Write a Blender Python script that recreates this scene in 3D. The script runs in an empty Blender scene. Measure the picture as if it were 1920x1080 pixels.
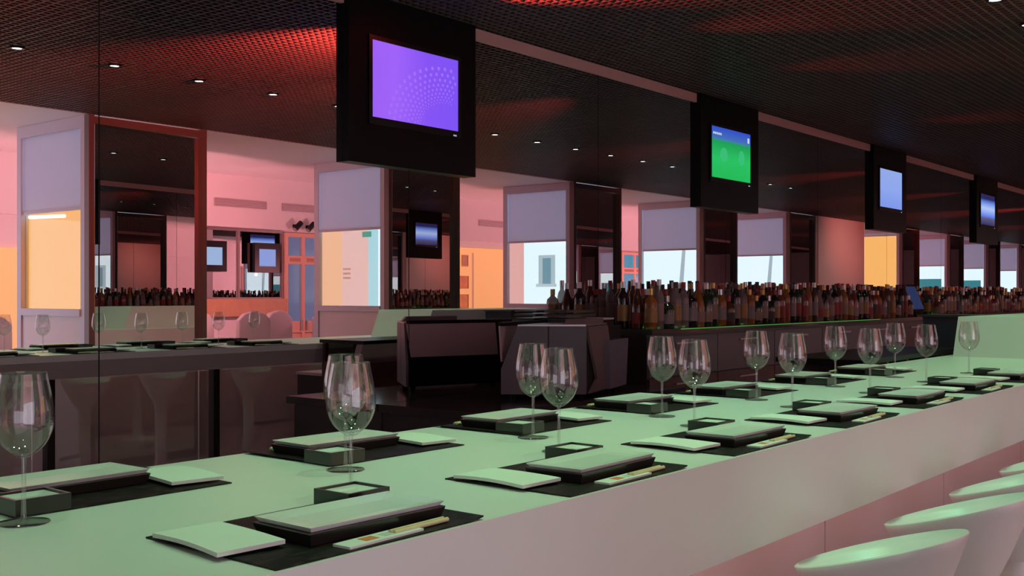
import bpy, bmesh, math, random
from mathutils import Vector, Matrix
R = math.radians
random.seed(7)
SC = bpy.context.scene
COL = SC.collection

# ------------------------------------------------------------------ camera, world, exposure
EYE = 1.45
cam_d = bpy.data.cameras.new('camera')
cam = bpy.data.objects.new('camera', cam_d); COL.objects.link(cam)
cam_d.sensor_width = 36.0
cam_d.lens = 2023.0 / 1920.0 * 36.0
cam_d.shift_y = 13.0 / 1920.0
cam_d.clip_start = 0.02; cam_d.clip_end = 200
cam.location = (0, 0, EYE)
TH = math.atan(1630.0 / 2023.0)                 # angle between the view axis and the bar (X axis)
cam.rotation_euler = (R(90), 0, TH - R(90))
SC.camera = cam

world = bpy.data.worlds.new('world'); SC.world = world
world.use_nodes = True
bg = world.node_tree.nodes['Background']
bg.inputs[0].default_value = (0.55, 0.6, 0.7, 1); bg.inputs[1].default_value = 0.04

SC.view_settings.view_transform = 'Standard'
SC.view_settings.look = 'None'
SC.view_settings.gamma = 1.0
SC.view_settings.use_curve_mapping = False
SC.view_settings.exposure = 0.0
try:
    cy = SC.cycles
    cy.max_bounces = 12; cy.glossy_bounces = 9; cy.diffuse_bounces = 3
    cy.transmission_bounces = 8; cy.transparent_max_bounces = 32
    cy.caustics_reflective = True; cy.caustics_refractive = False
    cy.sample_clamp_indirect = 2.0
except Exception:
    pass

# ------------------------------------------------------------------ lights
def point(name, loc, col, power, size=0.1):
    l = bpy.data.lights.new(name, 'POINT'); l.color = col; l.energy = power; l.shadow_soft_size = size
    o = bpy.data.objects.new(name, l); COL.objects.link(o); o.location = loc
    return o
def spot(name, loc, col, power, angle=120, blend=0.8, size=0.05, target=None):
    l = bpy.data.lights.new(name, 'SPOT'); l.color = col; l.energy = power
    l.spot_size = R(angle); l.spot_blend = blend; l.shadow_soft_size = size
    o = bpy.data.objects.new(name, l); COL.objects.link(o); o.location = loc
    if target is not None:
        o.rotation_euler = (Vector(target) - Vector(loc)).to_track_quat('-Z', 'Y').to_euler()
    return o
def area(name, loc, col, power, sx, sy, rot=(0, 0, 0)):
    l = bpy.data.lights.new(name, 'AREA'); l.color = col; l.energy = power
    l.shape = 'RECTANGLE'; l.size = sx; l.size_y = sy
    o = bpy.data.objects.new(name, l); COL.objects.link(o); o.location = loc; o.rotation_euler = rot
    return o

YM = 3.97            # mirror wall
YC = -0.39           # line of the mirrored columns
YB = -3.36           # far wall of the room behind the camera
CEIL = EYE + 1.50
X0, X1 = -3.5, 37.0
CT = EYE - 0.35      # bar counter top
PINK = (1.0, 0.35, 0.40)

# pink wall-washers of the back room, aimed at its far wall and ceiling
for i, x in enumerate((-1.0, 2.9, 6.6, 10.0, 13.4, 16.9, 20.6, 23.4, 26.5, 30.0, 33.3)):
    spot('pink_wall_washer', (x, -1.75, 1.75), PINK, 135, 165, 0.5, 0.022, (x, -3.4, 2.35))
# unseen red floods added high before the mirror and aimed at the grid ceiling
for (x, y, p, tx, ty, an) in ((1.9, 3.9, 60, 2.4, 2.0, 74), (4.2, 3.75, 330, 4.6, 1.3, 70), (5.2, 3.8, 170, 6.0, 0.3, 40), (6.4, 3.9, 80, 7.6, 0.4, 38), (9.3, 3.9, 60, 10.0, 0.5, 40), (12.8, 3.9, 90, 13.4, 0.5, 40), (16.3, 3.9, 90, 17.0, 0.5, 40), (20, 3.9, 220, 21, 0.6, 46), (25, 3.9, 220, 26, 0.6, 46)):
    spot('red_flood', (x, y, 2.74 if x < 5 else 2.6), (1.0, 0.07, 0.05), p, an, 0.9, 0.02, (tx, ty, CEIL))
# unseen pink strip light added behind the bar apron, brightening the front panel
area('under_bar_fill', (3.3, 1.145, 1.0), (1.0, 0.56, 0.54), 17, 9.4, 0.03, (R(50), 0, 0))
# unseen fill lights added above the stools: pale yellow-green
for x in (0.4, 1.7, 3.0, 4.3, 5.6, 7.3, 9.8, 13.2, 16.6):
    spot('aisle_fill', (x, 0.62, CEIL - 0.03), (0.70, 1.0, 0.60), 17, 100, 0.9, 0.035, (x + 0.1, 0.80, 0))
# added pink fill light on the partition between the far columns
spot('partition_fill', (20.6, 1.6, 2.6), (1.0, 0.42, 0.36), 60, 110, 0.9, 0.04, (20.8, YC, 1.6))
# unseen dim warm fill lights added over the bartender's aisle
for x in (1.2, 3.4, 5.6, 8.2, 11.0, 14.0):
    spot('work_aisle_fill', (x, 2.85, CEIL - 0.03), (1.0, 0.72, 0.70), 9, 140, 0.9, 0.035, (x, 2.85, 0))

# ------------------------------------------------------------------ materials
MATS = {}
def mat(name, col=(0.8, 0.8, 0.8), rough=0.5, metal=0.0, emit=None, es=1.0, spec=0.5, noise=0.0, nscale=20.0, bump=0.0, bscale=200.0, coat=0.0):
    if name in MATS: return MATS[name]
    m = bpy.data.materials.new(name); m.use_nodes = True
    nt = m.node_tree; b = nt.nodes['Principled BSDF']
    b.inputs['Base Color'].default_value = (*col, 1); b.inputs['Roughness'].default_value = rough
    b.inputs['Metallic'].default_value = metal
    b.inputs['Specular IOR Level'].default_value = spec
    b.inputs['Coat Weight'].default_value = coat
    if emit is not None:
        b.inputs['Emission Color'].default_value = (*emit, 1); b.inputs['Emission Strength'].default_value = es
    if noise > 0:
        tc = nt.nodes.new('ShaderNodeTexCoord'); n = nt.nodes.new('ShaderNodeTexNoise'); n.inputs['Scale'].default_value = nscale
        n.inputs['Detail'].default_value = 4
        mx = nt.nodes.new('ShaderNodeMix'); mx.data_type = 'RGBA'; 
        nt.links.new(tc.outputs['Object'], n.inputs['Vector'])
        nt.links.new(n.outputs['Fac'], mx.inputs[0])
        mx.inputs[6].default_value = (*[max(0, c * (1 - noise)) for c in col], 1)
        mx.inputs[7].default_value = (*[min(1, c * (1 + noise)) for c in col], 1)
        nt.links.new(mx.outputs[2], b.inputs['Base Color'])
    if bump > 0:
        tc = nt.nodes.new('ShaderNodeTexCoord'); n = nt.nodes.new('ShaderNodeTexNoise'); n.inputs['Scale'].default_value = bscale
        bp = nt.nodes.new('ShaderNodeBump'); bp.inputs['Strength'].default_value = bump; bp.inputs['Distance'].default_value = 0.002
        nt.links.new(tc.outputs['Object'], n.inputs['Vector']); nt.links.new(n.outputs['Fac'], bp.inputs['Height'])
        nt.links.new(bp.outputs['Normal'], b.inputs['Normal'])
    MATS[name] = m
    return m
def glassy(name, col=(1, 1, 1), ior=1.5, rough=0.0, scale=1.0, bias=0.0):
    """thin clear sheet: fresnel mix of see-through and reflection"""
    if name in MATS: return MATS[name]
    m = bpy.data.materials.new(name); m.use_nodes = True
    nt = m.node_tree; nt.nodes.clear()
    out = nt.nodes.new('ShaderNodeOutputMaterial'); tr = nt.nodes.new('ShaderNodeBsdfTransparent'); gl = nt.nodes.new('ShaderNodeBsdfGlossy')
    fr = nt.nodes.new('ShaderNodeFresnel'); mx = nt.nodes.new('ShaderNodeMixShader')
    ma = nt.nodes.new('ShaderNodeMath'); ma.operation = 'MULTIPLY_ADD'; ma.use_clamp = True
    ma.inputs[1].default_value = scale; ma.inputs[2].default_value = bias
    tr.inputs[0].default_value = (*col, 1); gl.inputs['Roughness'].default_value = rough; fr.inputs[0].default_value = ior
    ge = nt.nodes.new('ShaderNodeNewGeometry'); io = nt.nodes.new('ShaderNodeMath'); io.operation = 'MULTIPLY_ADD'
    io.inputs[1].default_value = 1.0 / ior - ior; io.inputs[2].default_value = ior      # the sheet has no bulk: same fresnel from either side
    nt.links.new(ge.outputs['Backfacing'], io.inputs[0]); nt.links.new(io.outputs[0], fr.inputs[0])
    nt.links.new(fr.outputs[0], ma.inputs[0]); nt.links.new(ma.outputs[0], mx.inputs[0])
    nt.links.new(tr.outputs[0], mx.inputs[1]); nt.links.new(gl.outputs[0], mx.inputs[2]); nt.links.new(mx.outputs[0], out.inputs[0])
    MATS[name] = m
    return m
def mirror_mat(name, col, rough=0.0):
    if name in MATS: return MATS[name]
    m = bpy.data.materials.new(name); m.use_nodes = True
    nt = m.node_tree; nt.nodes.clear()
    out = nt.nodes.new('ShaderNodeOutputMaterial'); gl = nt.nodes.new('ShaderNodeBsdfGlossy')
    gl.inputs['Color'].default_value = (*col, 1); gl.inputs['Roughness'].default_value = rough
    nt.links.new(gl.outputs[0], out.inputs[0]); MATS[name] = m
    return m
def translucent(name, col, fac, see=0.0, rough=0.3):
    if name in MATS: return MATS[name]
    m = bpy.data.materials.new(name); m.use_nodes = True
    nt = m.node_tree; b = nt.nodes['Principled BSDF']; out = nt.nodes['Material Output']
    b.inputs['Base Color'].default_value = (*col, 1); b.inputs['Roughness'].default_value = rough
    tl = nt.nodes.new('ShaderNodeBsdfTranslucent') if see == 0 else nt.nodes.new('ShaderNodeBsdfTransparent')
    tl.inputs[0].default_value = (*col, 1) if see == 0 else (see, see, see, 1)
    mx = nt.nodes.new('ShaderNodeMixShader'); mx.inputs[0].default_value = fac
    nt.links.new(b.outputs[0], mx.inputs[1]); nt.links.new(tl.outputs[0], mx.inputs[2]); nt.links.new(mx.outputs[0], out.inputs[0])
    MATS[name] = m
    return m

M_MIRROR = mirror_mat('silvered_mirror', (0.86, 0.85, 0.86))
M_MIRROR2 = mirror_mat('bronze_mirror', (0.84, 0.79, 0.77))
M_WHITE = mat('white_wall_paint', (0.80, 0.78, 0.78), 0.6, noise=0.02, nscale=3)
M_STRIP = mat('pink_lit_strip', (0.62, 0.40, 0.39), 0.5)  # white trim, with pink light put into its colour
M_TRIM = mat('white_trim_paint', (0.75, 0.72, 0.72), 0.5)
M_GRID = mat('black_ceiling_grid', (0.095, 0.075, 0.072), 0.5)
M_PLENUM = mat('dark_plenum', (0.10, 0.085, 0.08), 0.9, noise=0.25, nscale=1.5)
M_FLOOR = mat('polished_floor', (0.45, 0.40, 0.38), 0.25, noise=0.06, nscale=4)
M_COUNTER = mat('white_solid_surface', (0.82, 0.83, 0.82), 0.33, noise=0.015, nscale=8)
M_PLASTIC = mat('white_moulded_plastic', (0.82, 0.82, 0.84), 0.3)
M_BLACK = mat('black_gloss_board', (0.006, 0.006, 0.007), 0.35, spec=0.12)
M_BEZEL = mat('black_bezel', (0.01, 0.01, 0.011), 0.2)
M_STEEL = mat('brushed_steel', (0.55, 0.53, 0.52), 0.28, metal=1.0, bump=0.05, bscale=60)
M_FRAMEG = mat('bronze_frame', (0.17, 0.14, 0.13), 0.5, metal=0.2)
M_FRAMEW = mat('pale_blue_frame', (0.62, 0.66, 0.76), 0.45)
M_BLIND = translucent('roller_blind_fabric', (0.74, 0.72, 0.78), 0.55)
M_LACQ = mat('dark_lacquer', (0.020, 0.014, 0.014), 0.28, coat=0.3)
M_PORC = mat('white_porcelain', (0.80, 0.81, 0.80), 0.25)
M_NAP = mat('white_napkin_cloth', (0.82, 0.82, 0.80), 0.9, bump=0.3, bscale=500)
M_PAPER = mat('white_paper', (0.82, 0.82, 0.80), 0.7)
M_ORANGE = mat('orange_print', (0.80, 0.22, 0.08), 0.6)
M_WOOD = mat('pale_chopstick_wood', (0.72, 0.60, 0.36), 0.55, noise=0.15, nscale=60)
M_GLASS = glassy('clear_wine_glass', (0.985, 0.99, 0.985), 1.85, 0.0, 1.0, 0.02)
M_STEM = glassy('clear_stem_glass', (0.97, 0.98, 0.97), 1.7, 0.05, 1.0, 0.10)
M_PANE = glassy('window_pane', (0.93, 0.96, 0.97), 1.35)
M_DARK = mat('dark_cabinet', (0.035, 0.026, 0.026), 0.35, noise=0.2, nscale=8)
M_GREY = mat('slate_grey_panel', (0.13, 0.13, 0.15), 0.4, noise=0.06, nscale=10)

# ------------------------------------------------------------------ mesh helpers
def link(name, me, m=None, parent=None):
    o = bpy.data.objects.new(name, me); COL.objects.link(o)
    if m is not None:
        me.materials.clear(); me.materials.append(m)
    if parent is not None: o.parent = parent
    return o
def tag(o, label=None, cat=None, group=None, kind=None):
    if label: o['label'] = label
    if cat: o['category'] = cat
    if group: o['group'] = group
    if kind: o['kind'] = kind
    return o
def empty(name, loc=(0, 0, 0), rz=0.0):
    o = bpy.data.objects.new(name, None); COL.objects.link(o)
    o.location = loc; o.rotation_euler = (0, 0, rz); o.empty_display_size = 0.05
    return o
BOXF = [(0, 3, 2, 1), (4, 5, 6, 7), (0, 1, 5, 4), (1, 2, 6, 5), (2, 3, 7, 6), (3, 0, 4, 7)]
class MB:
    def __init__(self): self.v = []; self.f = []
    def box(self, x0, x1, y0, y1, z0, z1):
        n = len(self.v)
        self.v += [(x0, y0, z0), (x1, y0, z0), (x1, y1, z0), (x0, y1, z0), (x0, y0, z1), (x1, y0, z1), (x1, y1, z1), (x0, y1, z1)]
        self.f += [tuple(n + i for i in q) for q in BOXF]
        return self
    def hexa(self, p):          # eight corners, bottom ring then top ring
        n = len(self.v); self.v += [tuple(q) for q in p]; self.f += [tuple(n + i for i in q) for q in BOXF]
        return self
    def prism(self, pts, a, b, axis='X'):   # polygon pts extruded from a to b
        n = len(self.v); k = len(pts)
        def P(p, t):
            if axis == 'X': return (t, p[0], p[1])
            if axis == 'Y': return (p[0], t, p[1])
            return (p[0], p[1], t)
        self.v += [P(p, a) for p in pts] + [P(p, b) for p in pts]
        self.f += [tuple(range(n + k - 1, n - 1, -1)), tuple(range(n + k, n + 2 * k))]
        for i in range(k):
            j = (i + 1) % k
            self.f.append((n + i, n + j, n + k + j, n + k + i))
        return self
    def cyl(self, c, r, z0, z1, seg=16, r2=None):
        r2 = r if r2 is None else r2
        n = len(self.v)
        for z, rr in ((z0, r), (z1, r2)):
            for i in range(seg):
                a = 2 * math.pi * i / seg
                self.v.append((c[0] + rr * math.cos(a), c[1] + rr * math.sin(a), z))
        self.f += [tuple(range(n + seg - 1, n - 1, -1)), tuple(range(n + seg, n + 2 * seg))]
        for i in range(seg):
            j = (i + 1) % seg
            self.f.append((n + i, n + j, n + seg + j, n + seg + i))
        return self
    def tube(self, a, b, r, seg=8):
        a, b = Vector(a), Vector(b); d = (b - a).normalized()
        u = d.orthogonal().normalized(); w = d.cross(u)
        n = len(self.v)
        for p in (a, b):
            for i in range(seg):
                t = 2 * math.pi * i / seg
                self.v.append(tuple(p + r * (math.cos(t) * u + math.sin(t) * w)))
        self.f += [tuple(range(n + seg - 1, n - 1, -1)), tuple(range(n + seg, n + 2 * seg))]
        for i in range(seg):
            j = (i + 1) % seg
            self.f.append((n + i, n + j, n + seg + j, n + seg + i))
        return self
    def lathe(self, prof, seg=32):
        n = len(self.v); k = len(prof)
        for (r, z) in prof:
            for i in range(seg):
                a = 2 * math.pi * i / seg
                self.v.append((r * math.cos(a), r * math.sin(a), z))
        for q in range(k - 1):
            for i in range(seg):
                j = (i + 1) % seg
                self.f.append((n + q * seg + i, n + q * seg + j, n + (q + 1) * seg + j, n + (q + 1) * seg + i))
        return self
    def mesh(self, name, smooth=False, bevel=0.0, fix=True):
        me = bpy.data.meshes.new(name); me.from_pydata(self.v, [], self.f)
        if fix or bevel > 0:
            bm = bmesh.new(); bm.from_mesh(me)
            if bevel > 0:
                bmesh.ops.bevel(bm, geom=list(bm.edges), offset=bevel, segments=2, affect='EDGES', profile=0.5)
            bmesh.ops.remove_doubles(bm, verts=bm.verts, dist=1e-6)
            bmesh.ops.recalc_face_normals(bm, faces=bm.faces)
            bm.to_mesh(me); bm.free()
        if smooth:
            for p in me.polygons: p.use_smooth = True
        me.update()
        return me
    def build(self, name, m, parent=None, smooth=False, bevel=0.0):
        return link(name, self.mesh(name, smooth, bevel), m, parent)
def box(name, m, x0, x1, y0, y1, z0, z1, parent=None, bevel=0.0):
    return MB().box(x0, x1, y0, y1, z0, z1).build(name, m, parent, bevel=bevel)
def copy_tree(o, parent=None):
    c = o.copy(); COL.objects.link(c); c.parent = parent
    for ch in list(o.children): copy_tree(ch, c)
    return c

# ================================================================== THE ROOM
tag(box('floor', M_FLOOR, X0, X1, YB - 0.1, YM + 0.1, -0.1, 0.0), kind='structure')
# ceiling over the bar: dark slab with an open grid hung below it
ceil = tag(box('ceiling', M_PLENUM, X0, X1, YC - 0.02, YM + 0.1, CEIL + 0.5, CEIL + 0.6), kind='structure')
g = MB()
P = 0.05; n = int((YM - YC) / P)
for i in range(n + 1):
    y = YC + 0.02 + i * P; big = (i % 24 == 12)
    g.box(X0, X1, y - (0.007 if big else 0.0045), y + (0.007 if big else 0.0045), CEIL, CEIL + 0.035)
for i in range(int((X1 - X0) / P)):
    x = X0 + i * P; big = (i % 24 == 12)
    g.box(x - (0.007 if big else 0.0045), x + (0.007 if big else 0.0045), YC, YM, CEIL + 0.001, CEIL + 0.034)
go = link('ceiling_grid', g.mesh('ceiling_grid', fix=False), M_GRID, ceil); tag(go, kind='stuff')
tag(box('ceiling_back_room', M_WHITE, X0, X1, YB - 0.1, YC - 0.02, CEIL, CEIL + 0.6), kind='structure')

# mirror wall, panel by panel, with a trim strip along its top
wb = tag(box('wall_back', mat('dark_backing', (0.03, 0.025, 0.025), 0.7), X0, X1, YM + 0.008, YM + 0.1, 0, CEIL + 0.5), kind='structure')
pw = 1.755; pm = None
seams = [2.31 + pw * i for i in range(-4, 21)]
for a, b in zip(seams[:-1], seams[1:]):
    if a < X0: a = X0
    if b > X1: b = X1
    if abs(b - a - pw) < 1e-6:
        if pm is None:
            pm = MB().box(0.003, pw - 0.003, 0, 0.008, 0, CEIL - 0.068).mesh('mirror_panel'); pm.materials.append(M_MIRROR)
        o = link('mirror_panel', pm, None, wb); o.location = (a, YM, 0)
    else:
        box('mirror_panel', M_MIRROR, a + 0.003, b - 0.003, YM, YM + 0.008, 0, CEIL - 0.068, wb)
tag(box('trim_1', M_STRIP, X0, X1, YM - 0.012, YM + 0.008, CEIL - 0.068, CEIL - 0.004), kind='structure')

wf = tag(box('wall_front', M_WHITE, X0, X1, YB - 0.1, YB, 0, CEIL), kind='structure')
tag(box('wall_left', M_WHITE, X0 - 0.1, X0, YB - 0.1, YM + 0.1, 0, CEIL + 0.6), kind='structure')
tag(box('wall_right', M_WHITE, X1, X1 + 0.1, YB - 0.1, YM + 0.1, 0, CEIL + 0.6), kind='structure')
# shallow upper soffit of the far wall
tag(box('trim_2', M_WHITE, X0, X1, YB, YB + 0.10, 2.30, CEIL), kind='structure')
wn = tag(empty('fill_window_1', (0.5, YB + 0.004, 0)), kind='structure')      # unseen glowing shop front behind the camera, added to fill the bar front
for k in range(5):
    box('fill_pane', mat('added_fill_glow', (0.02, 0.02, 0.02), 0.6, emit=(0.95, 0.84, 0.98), es=1.8), -3.7 + 1.48 * k + 0.03, -3.7 + 1.48 * (k + 1) - 0.03, 0.0, 0.02, 0.25, 2.27, wn)
for k in range(6): box('mullion', M_FRAMEW, -3.7 + 1.48 * k - 0.03, -3.7 + 1.48 * k + 0.03, 0.0, 0.05, 0.25, 2.27, wn)
box('sill', M_FRAMEW, -3.73, 3.73, 0.0, 0.08, 0.2, 0.25, wn)
tag(box('wall_partition', M_WHITE, 19.62, 21.95, YC - 0.12, YC, 0, CEIL), kind='structure')

# ------------------------------------------------------------------ mirrored columns with a glazed side
def emis(name, col, s): return mat(name, (0.02, 0.02, 0.02), 0.9, emit=col, es=s)
E_DAY = emis('daylight_glow', (0.82, 0.96, 1.0), 1.3)
E_LAV = emis('overcast_glow', (0.74, 0.75, 0.95), 1.5)
E_ORA = emis('amber_glow', (1.0, 0.47, 0.13), 1.25)
E_PEACH = emis('peach_glow', (1.0, 0.50, 0.45), 1.0)
E_CYAN = emis('cyan_glow', (0.50, 0.85, 0.92), 1.0)
E_TUBE = emis('lamp_tube_glow', (1.0, 0.92, 0.80), 2.2)
COLROT = -3.2
def column(x, style, label, w=1.15, d=1.2, zb=2.19):
    t = empty('mirrored_column', (x, YC, 0)); tag(t, label, 'column', 'mirrored columns opposite the bar')
    zt = CEIL - 0.002
    # front: bronze-framed mirror
    mf = box('mirror_face', M_MIRROR2, -w / 2 + 0.051, w / 2 - 0.051, -0.006, 0.0, 0.06, zt - 0.075, t); mf.location = (w / 2, -0.013, 0); mf.rotation_euler = (0, 0, R(COLROT))
    box('top_rail', M_FRAMEG, 0.05, w - 0.05, -0.03, 0.012, zt - 0.075, zt - 0.012, t)
    box('front_post', M_FRAMEG, 0.0, 0.05, -0.06, 0.012, 0, zt, t)
    box('front_post', M_FRAMEG, w - 0.05, w, -0.06, 0.012, 0, zt, t)
    box('plinth', M_FRAMEG, 0.05, w - 0.05, -0.03, 0.008, 0, 0.06, t)
    # back and far side
    MB().box(0.05, w, -d, -d + 0.04, 0, zt).box(w - 0.04, w, -d + 0.04, -0.06, 0, zt).build('rear_panel', M_WHITE, t)
    # glazed side facing the entrance
    box('side_post', M_FRAMEW, 0, 0.06, -d, -d + 0.07, 0, zt, t)
    box('side_post', M_FRAMEW, 0, 0.06, -0.12, -0.06, 0, zt, t)
    box('side_rail', M_FRAMEW, 0.0, 0.06, -d + 0.07, -0.12, zt - 0.10, zt, t)
    box('sill_rail', M_FRAMEW, -0.012, 0.06, -d + 0.07, -0.12, 1.27, 1.33, t)
    box('base_panel', M_TRIM, 0.015, 0.05, -d + 0.07, -0.12, 0, 1.27, t)
    box('glass_pane', M_PANE, 0.040, 0.046, -d + 0.07, -0.12, 1.33, zt - 0.10, t)
    bl = MB().box(0.022, 0.026, -d + 0.08, -0.13, zb, zt - 0.10).build('roller_blind', M_BLIND, t)
    box('blind_bar', M_FRAMEW, 0.016, 0.032, -d + 0.08, -0.13, zb - 0.025, zb, bl)
    # what glows behind the glazing
    xg = 0.085; y0, y1 = -d + 0.045, -0.065
    box('upper_glow_panel', E_LAV, xg, xg + 0.02, y0, y1, zb - 0.01, zt - 0.02, t)
    zl = zb - 0.012
    if style == 'amber_full':
        box('lower_glow_panel', E_ORA, xg, xg + 0.02, y0, y1, 1.2, zl, t)
    elif style == 'amber':
        box('lower_glow_panel', E_ORA, xg, xg + 0.02, y0, y1, 1.2, zl, t)
        tb = MB().tube((0.066, -d + 0.1, zb - 0.045), (0.066, -0.50, zb - 0.060), 0.016, 10).build('lamp_tube', E_TUBE, t)
    elif style == 'peach':
        ys = y0 + (y1 - y0) * 0.30; yt = y0 + (y1 - y0) * 0.70; yu = y0 + (y1 - y0) * 0.84
        box('lower_glow_panel', emis('apricot_glow', (1.0, 0.52, 0.30), 1.15), xg, xg + 0.02, y0, ys - 0.005, 1.2, zl, t)
        box('lower_glow_panel', emis('blush_glow', (0.98, 0.58, 0.52), 1.05), xg, xg + 0.02, ys + 0.005, yt, 1.2, zl, t)
        box('lower_glow_panel', E_CYAN, xg, xg + 0.02, yt, yu, 1.2, zl, t)
        box('lower_glow_panel', E_DAY, xg, xg + 0.02, yu, y1, 1.2, zl, t)
        box('exit_sign', emis('exit_green_glow', (0.10, 0.55, 0.40), 0.7), 0.055, 0.07, -0.46, -0.33, 2.09, 2.15, t)
        p = MB()
        for zz in (1.63, 1.68, 1.73): p.box(xg - 0.004, xg, -0.80, -0.68, zz, zz + 0.022)
        p.build('notice', mat('notice_print', (0.55, 0.25, 0.18), 0.7, emit=(0.75, 0.38, 0.28), es=0.7), t)
    else:
        box('lower_glow_panel', E_DAY, xg, xg + 0.02, y0, y1, 1.2, zl, t)
        if style == 'facade':
            w0, w1 = -0.62, -0.36
            box('blush_strip', E_PEACH, xg - 0.012, xg - 0.002, y0, y0 + 0.26, 1.2, zl, t)
            fo = MB().box(xg - 0.03, xg, w0, w1, 1.95, 1.99).box(xg - 0.03, xg, w0, w0 + 0.05, 1.60, 1.95).box(xg - 0.03, xg, w1 - 0.05, w1, 1.60, 1.95).box(xg - 0.06, xg, w0 - 0.02, w1 + 0.02, 1.56, 1.60).build('outside_window', emis('facade_reveal_glow', (0.70, 0.86, 0.92), 0.75), t)
            box('window_pane', emis('blue_pane_glow', (0.35, 0.62, 0.75), 0.6), xg - 0.006, xg - 0.001, w0 + 0.05, w1 - 0.05, 1.60, 1.95, fo)
        elif style == 'mast':
            MB().hexa([(xg - .04, -.50, 1.2), (xg - .02, -.50, 1.2), (xg - .02, -.42, 1.2), (xg - .04, -.42, 1.2), (xg - .04, -.40, zl), (xg - .02, -.40, zl), (xg - .02, -.35, zl), (xg - .04, -.35, zl)]).build('outside_post', emis('pale_post_glow', (0.60, 0.72, 0.82), 0.75), t)
        elif style == 'garden':
            box('outside_foliage', emis('teal_foliage_glow', (0.05, 0.30, 0.36), 0.8), xg - 0.04, xg - 0.01, y0 + 0.12, y1 - 0.15, 1.2, 1.85, t)
    return t
COLS = [(-2.05, 'day', 'mirrored column furthest behind the camera, with blind and bright window'),
        (1.35, 'day', 'mirrored column just behind the camera, with half-lowered blind'),
        (4.75, 'amber', 'mirrored column with amber-lit side window and white lamp tube under blind'),
        (8.21, 'peach', 'mirrored column whose side window shows a peach wall and green exit sign'),
        (11.63, 'facade', 'mirrored column whose side window shows a white facade with small window'),
        (15.14, 'mast', 'mirrored column with bright white window, reflected left of the green screen'),
        (18.32, 'mast', 'mirrored column with bright white window, reflected right of the green screen'),
        (24.2, 'amber_full', 'far mirrored column with tall amber side window, reflected below the light blue screen', 1.15, 1.2, 2.80),
        (27.6, 'garden', 'far mirrored column with teal garden view, reflected between the two furthest screens'),
        (31.0, 'garden', 'far mirrored column with teal garden view, reflected under the furthest screen'),
        (34.4, 'day', 'furthest mirrored column, reflected at the right edge of the picture')]
for c in COLS: column(*c)

# ================================================================== THE BAR
bar = empty('bar_counter', (0, 0, 0)); tag(bar, 'long white bar counter with deep front apron, set for two rows of guests', 'bar counter')
BX0, BX1, BY0, BY1 = -1.5, 8.2, 1.083, 1.957
MB().prism([(BY0, CT - 0.215), (BY0, CT), (BY1, CT), (BY1, CT - 0.04), (BY0 + 0.04, CT - 0.04), (BY0 + 0.04, CT - 0.215)], BX0, BX1, 'X').build('counter_top', M_COUNTER, bar)
box('rear_apron', mat('grey_rear_apron', (0.42, 0.36, 0.36), 0.5), BX0, BX1, BY1 - 0.03, BY1, CT - 0.14, CT - 0.041, bar)
M_PANEL = translucent('frosted_front_panel', (0.80, 0.66, 0.66), 0.6, see=0.6, rough=0.22)
fp = None
for i in range(8):
    a = BX0 + i * (BX1 - BX0) / 8.0
    o = box('front_panel', M_PANEL, a + 0.004, a + (BX1 - BX0) / 8.0 - 0.004, 1.40, 1.412, 0.05, CT - 0.045, bar)
    box('support_post', M_DARK, a + 0.02, a + 0.07, 1.50, 1.56, 0.0, CT - 0.04, bar)
box('kick_plate', M_GREY, BX0, BX1, 1.40, 1.43, 0, 0.05, bar)
# raised end piece
MB().hexa([(6.36, 1.28, CT), (8.1, 1.28, CT), (8.1, 1.90, CT), (6.36, 1.90, CT), (6.46, 1.28, CT + .225), (8.1, 1.28, CT + .225), (8.1, 1.90, CT + .225), (6.46, 1.90, CT + .225)]).build('raised_end', M_COUNTER, bar)

# ------------------------------------------------------------------ bar stools
def stool_proto():
    t = empty('bar_stool')
    seg = 40; v = []; f = []
    r0, r1 = 0.043, 0.182; zs = 0.815
    def rim(a): return 0.893 - 0.055 * math.sin(a)      # higher towards -Y (away from the bar)
    rings = []
    def ring(fr, fz):
        s = len(v)
        for i in range(seg):
            a = 2 * math.pi * i / seg; r = fr(a)
            v.append((r * math.cos(a), r * math.sin(a), fz(a)))
        rings.append(s)
    NT = 12
    for q in range(NT + 1):
        u = q / NT
        ring(lambda a, u=u: r0 + (r1 - r0) * (u ** 0.75), lambda a, u=u: 0.66 + (rim(a) - 0.66) * (u ** 1.15 * 0.75 + 0.25 * u))
    ring(lambda a: r1 - 0.004, lambda a: rim(a) + 0.004)
    for q in range(10):
        u = 1 - (q + 1) / 10.5
        ring(lambda a, u=u: (r1 - 0.010) * u, lambda a, u=u: zs + (rim(a) - zs) * (u ** 2.4))
    for A, B in zip(rings[:-1], rings[1:]):
        for i in range(seg):
            j = (i + 1) % seg; f.append((A + i, A + j, B + j, B + i))
    f.append(tuple(rings[-1] + i for i in range(seg)))
    m = MB(); m.v = v; m.f = f
    m.build('seat_shell', M_PLASTIC, t, smooth=True)
    m = MB(); m.lathe([(0.0, 0.0), (0.215, 0.0), (0.22, 0.008), (0.20, 0.022), (0.12, 0.034), (0.06, 0.05), (0.045, 0.09), (0.04, 0.25), (0.042, 0.45), (0.044, 0.665)], 32)
    m.build('pedestal', M_PLASTIC, t, smooth=True)
    m = MB()
    for i in range(20):      # curved foot rest
        a0 = R(200 + i * 7); a1 = R(207 + i * 7)
        m.tube((0.15 * math.cos(a0), 0.15 * math.sin(a0), 0.30), (0.15 * math.cos(a1), 0.15 * math.sin(a1), 0.30), 0.01, 6)
    m.tube((0.15 * math.cos(R(200)), 0.15 * math.sin(R(200)), 0.30), (0.0, 0, 0.33), 0.01, 6).tube((0.15 * math.cos(R(340)), 0.15 * math.sin(R(340)), 0.30), (0, 0, 0.33), 0.01, 6)
    m.build('foot_rest', M_STEEL, t)
    return t
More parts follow.
